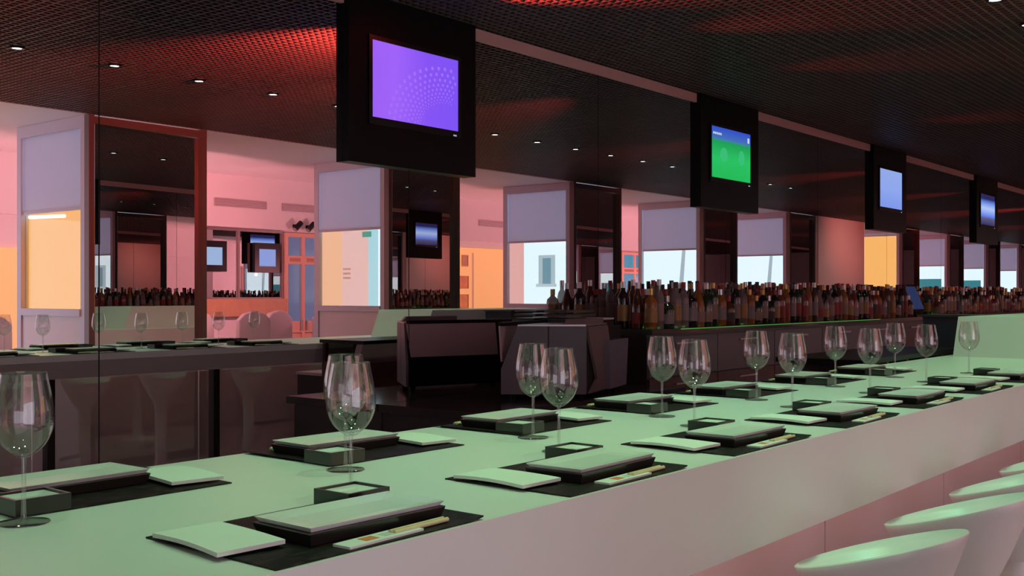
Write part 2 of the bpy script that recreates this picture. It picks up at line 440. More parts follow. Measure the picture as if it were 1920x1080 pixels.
st = stool_proto()
SX = [(2.345, 'white bar stool nearest the camera at the bar front'), (2.905, 'second white bar stool from the camera at the bar front'),
      (3.455, 'third white bar stool from the camera, cut by the right edge'), (4.01, 'fourth white bar stool from the camera, barely in frame at right'),
      (4.62, 'fifth white bar stool, its pale shape seen only in the mirror'), (5.42, 'sixth white bar stool, seen in the mirror beside the dark post'),
      (6.2, 'white bar stool at the far end of the bar')]
for i, (x, lb) in enumerate(SX):
    o = st if i == 0 else copy_tree(st)
    o.location = (x, 0.855, 0); o.rotation_euler = (0, 0, R((i * 37) % 7 - 3))
    tag(o, lb, 'stool', 'white bar stools')

# ------------------------------------------------------------------ place settings
def mat_place():
    m = bpy.data.materials.new('woven_black_placemat'); m.use_nodes = True
    nt = m.node_tree; b = nt.nodes['Principled BSDF']; b.inputs['Roughness'].default_value = 0.5; b.inputs['Specular IOR Level'].default_value = 0.25
    tc = nt.nodes.new('ShaderNodeTexCoord'); n = nt.nodes.new('ShaderNodeTexNoise'); n.inputs['Scale'].default_value = 26; n.inputs['Detail'].default_value = 3; n.inputs['Distortion'].default_value = 2.5
    mp = nt.nodes.new('ShaderNodeMapping'); mp.inputs['Scale'].default_value = (0.6, 1.8, 1)
    cr = nt.nodes.new('ShaderNodeValToRGB'); cr.color_ramp.elements[0].color = (0.004, 0.003, 0.003, 1); cr.color_ramp.elements[0].position = 0.46
    cr.color_ramp.elements[1].color = (0.045, 0.028, 0.026, 1); cr.color_ramp.elements[1].position = 0.70
    nt.links.new(tc.outputs['Object'], mp.inputs[0]); nt.links.new(mp.outputs[0], n.inputs['Vector'])
    nt.links.new(n.outputs['Fac'], cr.inputs[0]); nt.links.new(cr.outputs[0], b.inputs['Base Color'])
    return m
def sheet(nx, ny, w, d, z, thick):
    """thin wavy sheet: z(u,v) gives the underside height"""
    v = []; f = []
    for s in (0, 1):
        for j in range(ny + 1):
            for i in range(nx + 1):
                u, q = i / nx, j / ny
                v.append((u * w, q * d, z(u, q) + s * thick))
    N = (nx + 1) * (ny + 1)
    idx = lambda i, j, s: s * N + j * (nx + 1) + i
    for j in range(ny):
        for i in range(nx):
            f.append((idx(i, j, 0), idx(i, j + 1, 0), idx(i + 1, j + 1, 0), idx(i + 1, j, 0)))
            f.append((idx(i, j, 1), idx(i + 1, j, 1), idx(i + 1, j + 1, 1), idx(i, j + 1, 1)))
    for i in range(nx):
        f.append((idx(i, 0, 0), idx(i + 1, 0, 0), idx(i + 1, 0, 1), idx(i, 0, 1)))
        f.append((idx(i, ny, 0), idx(i, ny, 1), idx(i + 1, ny, 1), idx(i + 1, ny, 0)))
    for j in range(ny):
        f.append((idx(0, j, 0), idx(0, j, 1), idx(0, j + 1, 1), idx(0, j + 1, 0)))
        f.append((idx(nx, j, 0), idx(nx, j + 1, 0), idx(nx, j + 1, 1), idx(nx, j, 1)))
    m = MB(); m.v = v; m.f = f
    return m
# all in the frame of a setting: origin = front left corner of the mat, x along the bar, y away from the guest
ME = {}
ME['mat'] = sheet(14, 8, 0.405, 0.292, lambda u, q: 0.0004 + 0.004 * max(0, (u - 0.93) / 0.07) ** 2 + 0.0015 * (1 - abs(2 * q - 1)) * (u < 0.08), 0.0022).mesh('placemat', smooth=False)
ME['mat'].materials.append(mat_place())
ME['nap'] = sheet(10, 14, 0.105, 0.175, lambda u, q: 0.003 + 0.0045 * abs(math.sin(q * 2.6 + 0.4)) * (0.4 + 0.6 * (1 - u)) + 0.002 * u, 0.006).mesh('napkin', smooth=False)
ME['nap'].materials.append(M_NAP)
# lacquer box: foot smaller than the lid line
def hexbox(x0, x1, y0, y1, z0, z1, inset):
    return MB().hexa([(x0 + inset, y0 + inset, z0), (x1 - inset, y0 + inset, z0), (x1 - inset, y1 - inset, z0), (x0 + inset, y1 - inset, z0), (x0, y0, z1), (x1, y0, z1), (x1, y1, z1), (x0, y1, z1)])
ME['box'] = hexbox(0, 0.268, 0, 0.132, 0.0, 0.019, 0.006).mesh('lacquer_box', bevel=0.0012); ME['box'].materials.append(M_LACQ)
def plate_mesh(w, d, h):
    v = []; f = []; nx, ny = 12, 8
    for j in range(ny + 1):
        for i in range(nx + 1):
            u, q = i / nx, j / ny
            e = min(u, 1 - u) * w, min(q, 1 - q) * d
            k = min(1, min(e) / (0.28 * d)); z = h - 0.0045 * (k * k * (3 - 2 * k)) 
            v.append((u * w, q * d, z))
    for j in range(ny):
        for i in range(nx):
            a = j * (nx + 1) + i; f.append((a, a + 1, a + nx + 2, a + nx + 1))
    n = len(v); v += [(0.006, 0.006, 0), (w - 0.006, 0.006, 0), (w - 0.006, d - 0.006, 0), (0.006, d - 0.006, 0)]
    f.append((n, n + 3, n + 2, n + 1))
    row = lambda j: [j * (nx + 1) + i for i in range(nx + 1)]
    colm = lambda i: [j * (nx + 1) + i for j in range(ny + 1)]
    f.append(tuple([n, n + 1] + row(0)[::-1])); f.append(tuple([n + 2, n + 3] + row(ny)))
    f.append(tuple([n + 1, n + 2] + colm(nx)[::-1])); f.append(tuple([n + 3, n] + colm(0)))
    m = MB(); m.v = v; m.f = f
    return m
ME['plate'] = plate_mesh(0.264, 0.128, 0.0075).mesh('plate'); ME['plate'].materials.append(M_PORC)
sb = MB().box(0, 0.092, 0, 0.085, 0, 0.006)
for a in (0, 0.087): sb.box(a, a + 0.005, 0, 0.085, 0.006, 0.026)
for a in (0, 0.080): sb.box(0.005, 0.087, a, a + 0.005, 0.006, 0.026)
ME['sbox'] = sb.mesh('sauce_box'); ME['sbox'].materials.append(M_LACQ)
ME['sdish'] = plate_mesh(0.080, 0.073, 0.016).mesh('sauce_dish'); ME['sdish'].materials.append(M_PORC)
ME['env'] = MB().box(0, 0.150, 0, 0.034, 0, 0.0035).mesh('paper_sleeve'); ME['env'].materials.append(M_PAPER)
lg = MB().box(0.040, 0.066, 0.008, 0.027, 0.0036, 0.0040)
ME['logo'] = lg.mesh('orange_logo'); ME['logo'].materials.append(M_ORANGE)
ln = MB()
for y in (0.010, 0.016, 0.022): ln.box(0.078, 0.120, y, y + 0.0012, 0.0036, 0.0039)
ME['lines'] = ln.mesh('printed_lines'); ME['lines'].materials.append(mat('grey_print', (0.35, 0.36, 0.35), 0.7))
ME['stick'] = MB().tube((0.10, 0, 0.0042), (0.218, 0, 0.0042), 0.0035, 8).mesh('chopstick'); ME['stick'].materials.append(M_WOOD)
# wine glass
def smooth_prof(keys, n=40):
    out = []
    for i in range(len(keys) - 1):
        p0 = keys[max(0, i - 1)]; p1 = keys[i]; p2 = keys[i + 1]; p3 = keys[min(len(keys) - 1, i + 2)]
        for s in range(5):
            t = s / 5
            out.append(tuple(0.5 * (2 * p1[k] + (p2[k] - p0[k]) * t + (2 * p0[k] - 5 * p1[k] + 4 * p2[k] - p3[k]) * t * t + (3 * p1[k] - p0[k] - 3 * p2[k] + p3[k]) * t ** 3) for k in (0, 1)))
    out.append(keys[-1])
    return [(max(0.0, r), z) for r, z in out]
GO = [(0.004, 0.100), (0.014, 0.1045), (0.031, 0.120), (0.0415, 0.142), (0.0438, 0.162), (0.0415, 0.188), (0.0365, 0.214), (0.0335, 0.2305)]
outer = smooth_prof(GO)
inner = [(max(0.0, r - 0.0013), z) for r, z in outer if z > 0.108]
inner = inner[::-1] + [(0.006, 0.1062), (0.0, 0.1055)]
bowl = MB().lathe(outer + [(0.0328, 0.2312)] + inner, 40)
ME['bowl'] = bowl.mesh('bowl', smooth=True); ME['bowl'].materials.append(M_GLASS)
ME['gstem'] = MB().lathe(smooth_prof([(0.0085, 0.0035), (0.0045, 0.010), (0.0036, 0.03), (0.0034, 0.07), (0.0042, 0.10), (0.007, 0.1055)]), 16).mesh('stem', smooth=True); ME['gstem'].materials.append(M_STEM)
ME['gfoot'] = MB().lathe([(0.0, 0.0), (0.037, 0.0), (0.0385, 0.001), (0.0375, 0.0022), (0.02, 0.0032), (0.0085, 0.0048), (0.0, 0.005)], 40).mesh('foot', smooth=True); ME['gfoot'].materials.append(M_STEM)

ORD = ['first', 'second', 'third', 'fourth', 'fifth', 'sixth', 'seventh', 'eighth']
def setting(org, back, idx):
    rz = math.pi if back else 0.0
    Tm = Matrix.Translation(org) @ Matrix.Rotation(rz, 4, 'Z')
    place = f'{ORD[idx]} {"mirror-side" if back else "front-row"} setting from the left'
    jr = lambda a: random.uniform(-a, a)
    def put(o, x, y, z, r=0.0):
        o.matrix_world = Tm @ Matrix.Translation((x, y, z)) @ Matrix.Rotation(r, 4, 'Z')
    o = link('placemat', ME['mat']); put(o, 0, 0, 0, R(jr(0.4)))
    tag(o, f'black patterned placemat of the {place}', 'placemat', 'placemats on the bar')
    o = link('napkin', ME['nap']); put(o, -0.018 + jr(.004), 0.092 + jr(.006), 0.0022, R(-3 + jr(3)))
    tag(o, f'folded white napkin of the {place}', 'napkin', 'folded napkins on the bar')
    t = empty('plate_stand'); put(t, 0.100 + jr(.004), 0.052 + jr(.004), 0.0028, R(jr(1.6)))
    tag(t, f'white rectangular plate on black lacquer box of the {place}', 'plate', 'plates on lacquer boxes')
    link('lacquer_box', ME['box'], None, t)
    p = link('plate', ME['plate'], None, t); p.location = (0.002, 0.002, 0.0195)
    t = empty('sauce_box'); put(t, 0.312 + jr(.004), 0.208 + jr(.003), 0.0028, R(jr(2)))
    tag(t, f'small black box with white dish of the {place}', 'box', 'small black sauce boxes')
    link('box_body', ME['sbox'], None, t)
    p = link('dish', ME['sdish'], None, t); p.location = (0.006, 0.006, 0.0062)
    t = empty('chopstick_sleeve'); put(t, 0.135 + jr(.006), 0.005 + jr(.002), 0.0028, R(2.0 + jr(1)))
    tag(t, f'white paper chopstick sleeve with orange mark of the {place}', 'chopsticks', 'chopstick sleeves')
    s = link('paper_sleeve', ME['env'], None, t)
    link('orange_logo', ME['logo'], None, s); link('printed_lines', ME['lines'], None, s)
    for y in (0.012, 0.021):
        c = link('chopstick', ME['stick'], None, t); c.location = (0, y, 0)
        c['label'] = 'pale wooden chopstick end'
    t = empty('wine_glass'); put(t, 0.424 + jr(.012), 0.336 + jr(.008), 0.0002, R(jr(60)))
    tag(t, f'empty clear wine glass of the {place}', 'wine glass', 'wine glasses on the bar')
    link('bowl', ME['bowl'], None, t); link('stem', ME['gstem'], None, t); link('foot', ME['gfoot'], None, t)
for i, x in enumerate((0.876, 1.513, 2.120, 2.747, 3.365, 3.985, 4.605)): setting((x, 1.090, CT), False, i)
for i, x in enumerate((1.232, 1.884, 2.500, 3.118, 3.730, 4.400, 5.020)): setting((x, 1.952, CT), True, i)
random.seed(11)

# ------------------------------------------------------------------ ceiling downlights over the bar
GREENS = [(0.36, 1.0, 0.48), (0.38, 1.0, 0.46), (0.40, 1.0, 0.50), (0.55, 1.0, 0.42), (0.26, 1.0, 0.66), (0.34, 1.0, 0.50), (0.56, 1.0, 0.46), (0.34, 1.0, 0.46)]
NTH = ORD + ['ninth', 'tenth', 'eleventh', 'twelfth', 'thirteenth', 'fourteenth', 'fifteenth', 'sixteenth', 'seventeenth', 'eighteenth', 'nineteenth', 'twentieth', 'twenty-first', 'twenty-second']
dl = empty('ceiling_downlight')
MB().lathe([(0.030, 0.0), (0.045, 0.0), (0.045, 0.012), (0.030, 0.012), (0.030, 0.0)], 20).build('trim_ring', M_BLACK, dl)
MB().cyl((0, 0), 0.03, 0.004, 0.010, 20).build('lens', emis('green_white_lens', (0.80, 1.0, 0.86), 6.0), dl)
for i in range(22):
    x = 0.62 + 0.645 * i
    o = dl if i == 0 else copy_tree(dl)
    o.location = (x, 1.52, CEIL - 0.0125)
    tag(o, f'{NTH[i]} small round downlight from the left in the grid ceiling above the bar', 'downlight', 'downlights above the bar')
    if i < 12:
        spot('downlight_beam', (x, 1.52, CEIL - 0.02), GREENS[i % 8], (14, 20, 31, 33, 29, 24)[min(i, 5)], 88, 0.9, 0.04, (x, 1.52, 0))

# ================================================================== SCREENS ON THE MIRROR
def screen_mat(name, fn):
    """emissive picture on the panel: fn(nodes tree, generated coords socket) -> colour socket"""
    m = bpy.data.materials.new(name); m.use_nodes = True
    nt = m.node_tree; b = nt.nodes['Principled BSDF']; b.inputs['Base Color'].default_value = (0.01, 0.01, 0.01, 1); b.inputs['Roughness'].default_value = 0.25
    tc = nt.nodes.new('ShaderNodeTexCoord'); sp = nt.nodes.new('ShaderNodeSeparateXYZ'); nt.links.new(tc.outputs['Object'], sp.inputs[0])
    col = fn(nt, sp)
    nt.links.new(col, b.inputs['Emission Color']); b.inputs['Emission Strength'].default_value = 0.95
    return m
def ramp(nt, sock, lo, hi, stops, const=False):
    mr = nt.nodes.new('ShaderNodeMapRange'); mr.inputs[1].default_value = lo; mr.inputs[2].default_value = hi
    nt.links.new(sock, mr.inputs[0])
    cr = nt.nodes.new('ShaderNodeValToRGB'); e = cr.color_ramp.elements
    if const: cr.color_ramp.interpolation = 'CONSTANT'
    e[0].position, e[0].color = stops[0][0], (*stops[0][1], 1); e[1].position, e[1].color = stops[1][0], (*stops[1][1], 1)
    for p, c in stops[2:]:
        k = e.new(p); k.color = (*c, 1)
    nt.links.new(mr.outputs[0], cr.inputs[0])
    return cr.outputs[0]
SW, SH = 0.645, 0.386
S_PUR = screen_mat('purple_screen', lambda nt, sp: ramp(nt, sp.outputs[0], -SW / 2, SW / 2, [(0.0, (0.34, 0.12, 0.96)), (0.25, (0.36, 0.13, 1.0)), (0.62, (0.25, 0.09, 0.95)), (1.0, (0.21, 0.09, 0.95))]))
S_GRN = screen_mat('green_screen', lambda nt, sp: ramp(nt, sp.outputs[2], -SH / 2, SH / 2, [(0.0, (0.01, 0.50, 0.10)), (0.40, (0.02, 0.55, 0.13)), (0.72, (0.01, 0.36, 0.09)), (0.80, (0.06, 0.16, 0.52)), (1.0, (0.03, 0.08, 0.60))]))
S_BLU = screen_mat('light_blue_screen', lambda nt, sp: ramp(nt, sp.outputs[2], -SH / 2, SH / 2, [(0.0, (0.20, 0.32, 0.86)), (0.5, (0.28, 0.40, 0.88)), (1.0, (0.30, 0.42, 0.85))]))
S_STR = screen_mat('striped_blue_screen', lambda nt, sp: ramp(nt, sp.outputs[2], -SH / 2, SH / 2, [(0.0, (0.02, 0.02, 0.10)), (0.22, (0.10, 0.10, 0.22)), (0.30, (0.12, 0.22, 0.85)), (0.55, (0.45, 0.60, 0.95)), (0.75, (0.12, 0.24, 0.80)), (0.86, (0.02, 0.02, 0.10))]))
def tv(x, smat, label, extra=None, w=0.95, zb=EYE + 0.655):
    F = YM - 0.045
    t = empty('wall_screen', (x, F, 0)); tag(t, label, 'screen', 'screens on the mirror wall')
    box('backboard', M_BLACK, -w / 2, w / 2, 0.0, 0.045, zb, CEIL - 0.002, t, bevel=0.002)
    zc = EYE + 1.083
    bz = MB().box(-SW / 2 - .022, SW / 2 + .022, -0.010, 0, zc - SH / 2 - 0.038, zc - SH / 2).box(-SW / 2 - .022, SW / 2 + .022, -0.010, 0, zc + SH / 2, zc + SH / 2 + .022)
    bz.box(-SW / 2 - .022, -SW / 2, -0.010, 0, zc - SH / 2, zc + SH / 2).box(SW / 2, SW / 2 + .022, -0.010, 0, zc - SH / 2, zc + SH / 2).build('bezel', M_BEZEL, t)
    s = box('display', smat, -SW / 2, SW / 2, -0.004, 0.0, -SH / 2, SH / 2, t); s.location = (0, 0, zc)
    lgd = MB().box(SW / 2 - 0.045, SW / 2 - 0.018, -0.0105, -0.0100, zc - SH / 2 - 0.045 + 0.016, zc - SH / 2 - 0.045 + 0.024).build('brand_logo', emis('logo_glow', (0.65, 0.75, 1.0), 0.5), t)  # brand logo, its brightness put in as glow
    if extra: extra(s)
    return t
def dots(s):
    m = MB()
    cx, cz = 0.225, -0.215
    for ring in range(9):
        rr = 0.165 + 0.012 * ring + 0.0013 * ring * ring
        for k in range(18):
            a = R(78 + 6.6 * (k + 0.5 * (ring % 2)))
            x, z = cx + rr * math.cos(a) * 1.25, cz + rr * math.sin(a)
            rd = 0.0035 + 0.0009 * ring
            if abs(x) > SW / 2 - rd or abs(z) > SH / 2 - rd: continue
            n = len(m.v)
            for q in range(8): m.v.append((x + rd * math.cos(q * math.pi / 4), -0.0045, z + rd * math.sin(q * math.pi / 4)))
            m.f.append(tuple(n + q for q in range(8)))
    o = link('dot_pattern', m.mesh('dot_pattern'), emis('lilac_dot_glow', (0.37, 0.16, 1.0), 0.95), s); tag(o, kind='stuff')
def greentext(s):
    m = MB()
    for k in range(5): m.box(-SW / 2 + 0.03 + 0.028 * k, -SW / 2 + 0.05 + 0.028 * k, -0.0052, -0.0046, 0.135, 0.151)
    m.box(SW / 2 - 0.05, SW / 2 - 0.02, -0.0052, -0.0046, 0.12, 0.16)
    m.build('white_caption', emis('caption_glow', (0.75, 0.82, 0.95), 0.8), s)
    for (x, z, w, h) in ((-0.12, -0.01, 0.06, 0.055), (0.17, -0.01, 0.05, 0.06)):
        m = MB()
        for q in range(12): m.v.append((x + w * math.cos(q * math.pi / 6), -0.0047, z + h * math.sin(q * math.pi / 6)))
        m.f.append(tuple(range(12)))
        m.build('pale_patch', emis('pale_green_glow', (0.04, 0.56, 0.20), 0.9), s)
tv(4.075, S_PUR, 'black board with purple dotted screen, nearest and largest of the row', dots)
tv(7.575, S_GRN, 'black board with green screen, second of the row on the mirror', greentext)
tv(11.07, S_BLU, 'black board with plain light blue screen, third of the row on the mirror')
tv(14.57, S_STR, 'black board with striped blue screen, fourth and smallest at the right edge')
tv(18.07, S_STR, 'black board with striped blue screen, seen only in the mirrored columns')

# ================================================================== BACK BAR
# low work counter against the mirror
wc = empty('work_counter', (0, 0, 0)); tag(wc, 'low dark polished work counter against the mirror behind the bar', 'counter')
M_WORK = mat('dark_polished_top', (0.045, 0.035, 0.035), 0.14)
box('work_top', M_WORK, 3.84, 5.70, 3.25, YM - 0.002, 0.855, 0.895, wc, bevel=0.002)
box('carcass', M_DARK, 3.87, 5.68, 3.29, YM - 0.002, 0.08, 0.855, wc)
for i in range(3):
    a = 3.88 + i * 0.60
    d = box('door', M_DARK, a, a + 0.59, 3.272, 3.29, 0.10, 0.84, wc)
    box('handle', M_STEEL, a + 0.20, a + 0.39, 3.255, 3.272, 0.77, 0.785, d)
# espresso machine
em = empty('coffee_machine', (4.68, 3.27, 0.895)); tag(em, 'slate grey angular coffee machine on the low work counter behind the bar', 'coffee machine')
U = Vector((-0.28, 0.35, 0)).normalized(); V = Vector((0.72, 0.23, 0)).normalized()
H = 0.39
def uv(name, m, pts, t0, t1, along, o=(0, 0)):
    """polygon (s, z) on one side direction, swept from t0 to t1 along the other"""
    A, B = (U, V) if along == 'V' else (V, U)
    k = len(pts); mb = MB()
    for t in (t0, t1): mb.v += [tuple(A * s_ + B * t + Vector((0, 0, z_))) for s_, z_ in pts]
    mb.f = [tuple(range(k))[::-1], tuple(range(k, 2 * k))] + [(i, (i + 1) % k, k + (i + 1) % k, k + i) for i in range(k)]
    return mb.build(name, m, em)
SIDE = [(0.0, 0.03), (0.0, H), (0.36, H), (0.448, 0.165), (0.448, 0.03)]
uv('left_panel', M_GREY, [(0.0, 0.03), (0.0, H), (0.195, H), (0.195, 0.03)], 0.0, 0.014, 'V')
uv('left_panel', M_GREY, [(0.201, 0.03), (0.201, H), (0.36, H), (0.448, 0.165), (0.448, 0.03)], 0.0, 0.014, 'V')
uv('body', M_BLACK, [(0.012, 0.03), (0.012, H - 0.012), (0.03, H - 0.012), (0.20, H - 0.11), (0.352, H - 0.13), (0.440, 0.163), (0.440, 0.03)], 0.015, 0.745, 'V')
uv('rear_panel', mat('steel_pink_sheen', (0.55, 0.40, 0.42), 0.35, metal=0.2), [(0.03, 0.20), (0.62, 0.20), (0.60, H), (0.0, H)], 0.452, 0.462, 'U')  # rear parts added to mirror as a steel unit, pink sheen painted in
uv('rear_end', M_BLACK, [(0.622, 0.16), (0.74, 0.16), (0.72, H), (0.602, H)], 0.452, 0.462, 'U')
uv('rear_rail', M_BLACK, [(0.0, H), (0.72, H), (0.72, H + 0.02), (0.0, H + 0.02)], 0.440, 0.465, 'U')
uv('top_tray', M_STEEL, [(0.0, H), (0.0, H + 0.008), (0.36, H + 0.008), (0.36, H)], 0.0, 0.40, 'V')
M_MAUVE = mat('mauve_brown_panel', (0.15, 0.105, 0.105), 0.45)
uv('front_brace', M_MAUVE, [(0.016, H - 0.004), (0.40, H - 0.004), (0.56, 0.08), (0.56, 0.03), (0.06, 0.03), (0.20, 0.10)], -0.004, 0.010, 'U')
uv('cap_rail', M_MAUVE, [(0.016, H), (0.40, H), (0.40, H + 0.035), (0.05, H + 0.035)], 0.02, 0.12, 'U')
uv('knock_drawer', mat('slate_blue_panel', (0.13, 0.13, 0.17), 0.4), [(0.36, 0.03), (0.70, 0.03), (0.745, 0.30), (0.33, 0.30)], -0.03, 0.010, 'U')
for (p, q) in ((0.04, 0.05), (0.40, 0.05), (0.04, 0.68), (0.40, 0.68)):
    c_ = U * p + V * q; MB().cyl((c_.x, c_.y), 0.018, 0.0, 0.03, 10).build('foot', M_BLACK, em)
# dark grinder box with trays
gb = empty('tray_cabinet', (5.16, 3.76, 0.895)); tag(gb, 'dark box with stacked trays on top, between coffee machine and bottles', 'box')
box('box_body', M_DARK, 0, 0.53, 0.0, 0.19, 0, 0.40, gb, bevel=0.004)
for k in range(3):
    MB().box(0.02 + 0.01 * k, 0.36 - 0.02 * k, 0.01, 0.18, 0.402 + 0.024 * k, 0.414 + 0.024 * k).build('tray', mat('black_tray', (0.02, 0.025, 0.022), 0.3), gb)
box('pale_ledge', M_TRIM, 0.40, 0.53, 0.0, 0.18, 0.402, 0.412, gb)
# raised ledge for the bottles
LZ = EYE - 0.215
lx0, lx1 = 5.72, 17.2
bb = empty('back_bar', (0, 0, 0)); tag(bb, 'long dark back bar ledge with grey doors, lined with bottles before the mirror', 'back bar')
box('ledge', mat('dark_glass_ledge', (0.05, 0.07, 0.055), 0.12), lx0, lx1, 3.50, YM - 0.002, LZ - 0.03, LZ, bb)
box('carcass', M_DARK, lx0, lx1, 3.54, YM - 0.002, 0.08, LZ - 0.03, bb)
nd = 13; dw = (lx1 - lx0) / nd
for i in range(nd):
    a = lx0 + i * dw
    d = box('upper_door', M_GREY if a < 9.6 else mat('maroon_door', (0.075, 0.028, 0.028), 0.35), a + 0.005, a + dw - 0.005, 3.52, 3.54, LZ - 0.30, LZ - 0.05, bb)
    box('handle', M_STEEL, a + dw * 0.35, a + dw * 0.65, 3.505, 3.52, LZ - 0.10, LZ - 0.09, d)
    d = box('lower_door', mat('maroon_door', (0.075, 0.028, 0.028), 0.35), a + 0.005, a + dw - 0.005, 3.52, 3.54, 0.10, LZ - 0.31, bb)
    box('handle', M_STEEL, a + dw * 0.35, a + dw * 0.65, 3.505, 3.52, LZ - 0.36, LZ - 0.35, d)
box('led_strip', emis('dim_green_led_glow', (0.22, 0.9, 0.18), 0.28), lx0 + 0.35, 9.6, 3.496, 3.4995, LZ - 0.006, LZ - 0.001, bb)
for (a, b) in ((lx0 + 0.15, 10.75), (11.35, lx1)): box('led_strip', emis('green_led_glow', (0.22, 1.0, 0.15), 0.9), a, b, 3.635, 3.640, LZ, LZ + 0.008, bb)

# ------------------------------------------------------------------ bottles
def bottle_mat(name, col, rough=0.08, see=0.0):
    if see:
        return translucent(name, col, see, see=0.6, rough=rough)
    return mat(name, col, rough, coat=0.5)
BM = {'dark green glass': bottle_mat('dark_green_bottle', (0.012, 0.035, 0.02)), 'brown glass': bottle_mat('brown_bottle', (0.075, 0.028, 0.014)),
      'clear glass': bottle_mat('clear_bottle', (0.35, 0.27, 0.27), 0.06, 0.5), 'amber glass': bottle_mat('amber_bottle', (0.34, 0.13, 0.03), 0.08, 0.25),
      'black glass': bottle_mat('black_bottle', (0.012, 0.010, 0.012)), 'red glass': bottle_mat('red_bottle', (0.16, 0.035, 0.035))}
PROFS = {'wine': [(0, 0), (0.036, 0), (0.0375, 0.004), (0.0375, 0.19), (0.034, 0.212), (0.018, 0.235), (0.0145, 0.245), (0.0145, 0.295), (0, 0.295)],
         'burgundy': [(0, 0), (0.040, 0), (0.041, 0.004), (0.041, 0.13), (0.036, 0.17), (0.022, 0.215), (0.015, 0.24), (0.0145, 0.29), (0, 0.29)],
         'spirit': [(0, 0), (0.040, 0), (0.042, 0.005), (0.042, 0.165), (0.038, 0.185), (0.018, 0.203), (0.015, 0.21), (0.015, 0.25), (0, 0.25)],
         'slim': [(0, 0), (0.031, 0), (0.032, 0.004), (0.032, 0.20), (0.026, 0.23), (0.014, 0.25), (0.0135, 0.31), (0, 0.31)],
         'squat': [(0, 0), (0.046, 0), (0.048, 0.006), (0.048, 0.115), (0.040, 0.145), (0.018, 0.165), (0.016, 0.172), (0.016, 0.205), (0, 0.205)]}
BOT = {}
LABC = [mat('cream_bottle_label', (0.24, 0.18, 0.15), 0.6), mat('red_bottle_label', (0.22, 0.03, 0.03), 0.6), mat('black_bottle_label', (0.02, 0.02, 0.02), 0.5), mat('grey_bottle_label', (0.22, 0.20, 0.21), 0.6), mat('gold_bottle_label', (0.28, 0.16, 0.04), 0.4)]
CAPC = [mat('black_bottle_cap', (0.02, 0.02, 0.02), 0.4), mat('gold_bottle_cap', (0.55, 0.38, 0.14), 0.35, metal=0.7), mat('red_bottle_cap', (0.35, 0.03, 0.03), 0.4), mat('silver_bottle_cap', (0.6, 0.6, 0.6), 0.3, metal=0.8)]
CAPN = ['black', 'gold', 'red', 'silver']; LABN = ['cream', 'red', 'black', 'grey', 'gold']
def bmesh_for(kind, what, key):
    k = (kind, what, key)
    if k in BOT: return BOT[k]
    pr = PROFS[kind]; body_r = max(r for r, z in pr); top = pr[-1][1]; sh = [z for r, z in pr if abs(r - body_r) < 1e-6][-1]
    if what == 'body': me = MB().lathe(pr, 14).mesh('bottle_body', smooth=False); me.materials.append(BM[key])
    elif what == 'label': me = MB().lathe([(body_r + 0.0006, sh * 0.25), (body_r + 0.0006, sh * 0.80)], 14).mesh('bottle_label'); me.materials.append(LABC[key])
    else:
        nr = pr[-2][0]; me = MB().lathe([(nr + 0.0012, top - 0.035), (nr + 0.0012, top + 0.004), (0, top + 0.004)], 12).mesh('bottle_cap'); me.materials.append(CAPC[key])
    for p in me.polygons: p.use_smooth = (what != 'cap')
    BOT[k] = me
    return me
def section(x):
    return 'beside the tray box' if x < 6.9 else 'below the green screen' if x < 9.0 else 'left of the blue screen' if x < 10.9 else 'by the till monitor' if x < 12.6 else 'at far right'
def bottle(x, y, kind, glass, lab, cap, rowname):
    pr = PROFS[kind]
    t = empty('bottle', (x, y, LZ + 0.0003), random.uniform(0, 6.28))
    link('bottle_body', bmesh_for(kind, 'body', glass), None, t)
    link('bottle_label', bmesh_for(kind, 'label', lab), None, t)
    link('bottle_cap', bmesh_for(kind, 'cap', cap), None, t)
    kd = {'wine': 'wine bottle', 'burgundy': 'sloping bottle', 'spirit': 'spirit bottle', 'slim': 'tall slim bottle', 'squat': 'squat bottle'}[kind]
    g = f'{section(x)}, {rowname}'
    tag(t, f'{glass.split(" glass")[0]} {kd}, {LABN[lab]} label, {CAPN[cap]} cap, {rowname} {section(x)}', 'bottle', f'bottles in the {rowname} {section(x)}')
    lb = t['label']; SEEN.setdefault(lb, []).append(t)
    if len(SEEN[lb]) == 2:
        SEEN[lb][0]['label'] = 'nearer ' + lb; t['label'] = 'further ' + lb
SEEN = {}
for (y, rn, pitch) in ((3.585, 'front row', 0.098), (3.69, 'middle row', 0.105), (3.80, 'rear row', 0.118)):
    x = lx0 + 0.10 + random.uniform(0, 0.05)
    while x < 15.6:
        till = 10.70 < x < 11.45
        far = x > 11.5
        if not till:
            kind = random.choice(['wine', 'wine', 'burgundy', 'spirit', 'spirit', 'slim', 'squat'] if rn != 'rear row' else ['wine', 'slim', 'slim', 'burgundy', 'spirit'])
            if x < 7.2: glass = random.choice(['dark green glass', 'black glass', 'brown glass', 'amber glass', 'clear glass'])
            else: glass = random.choice(['brown glass', 'brown glass', 'clear glass', 'red glass', 'dark green glass', 'black glass', 'amber glass'])
            bottle(x, y + random.uniform(-0.003, 0.003), kind, glass, random.randrange(5), random.randrange(4), rn)
        x += pitch * random.uniform(0.96, 1.16) * (1.0 if x < 9 else 1.12)
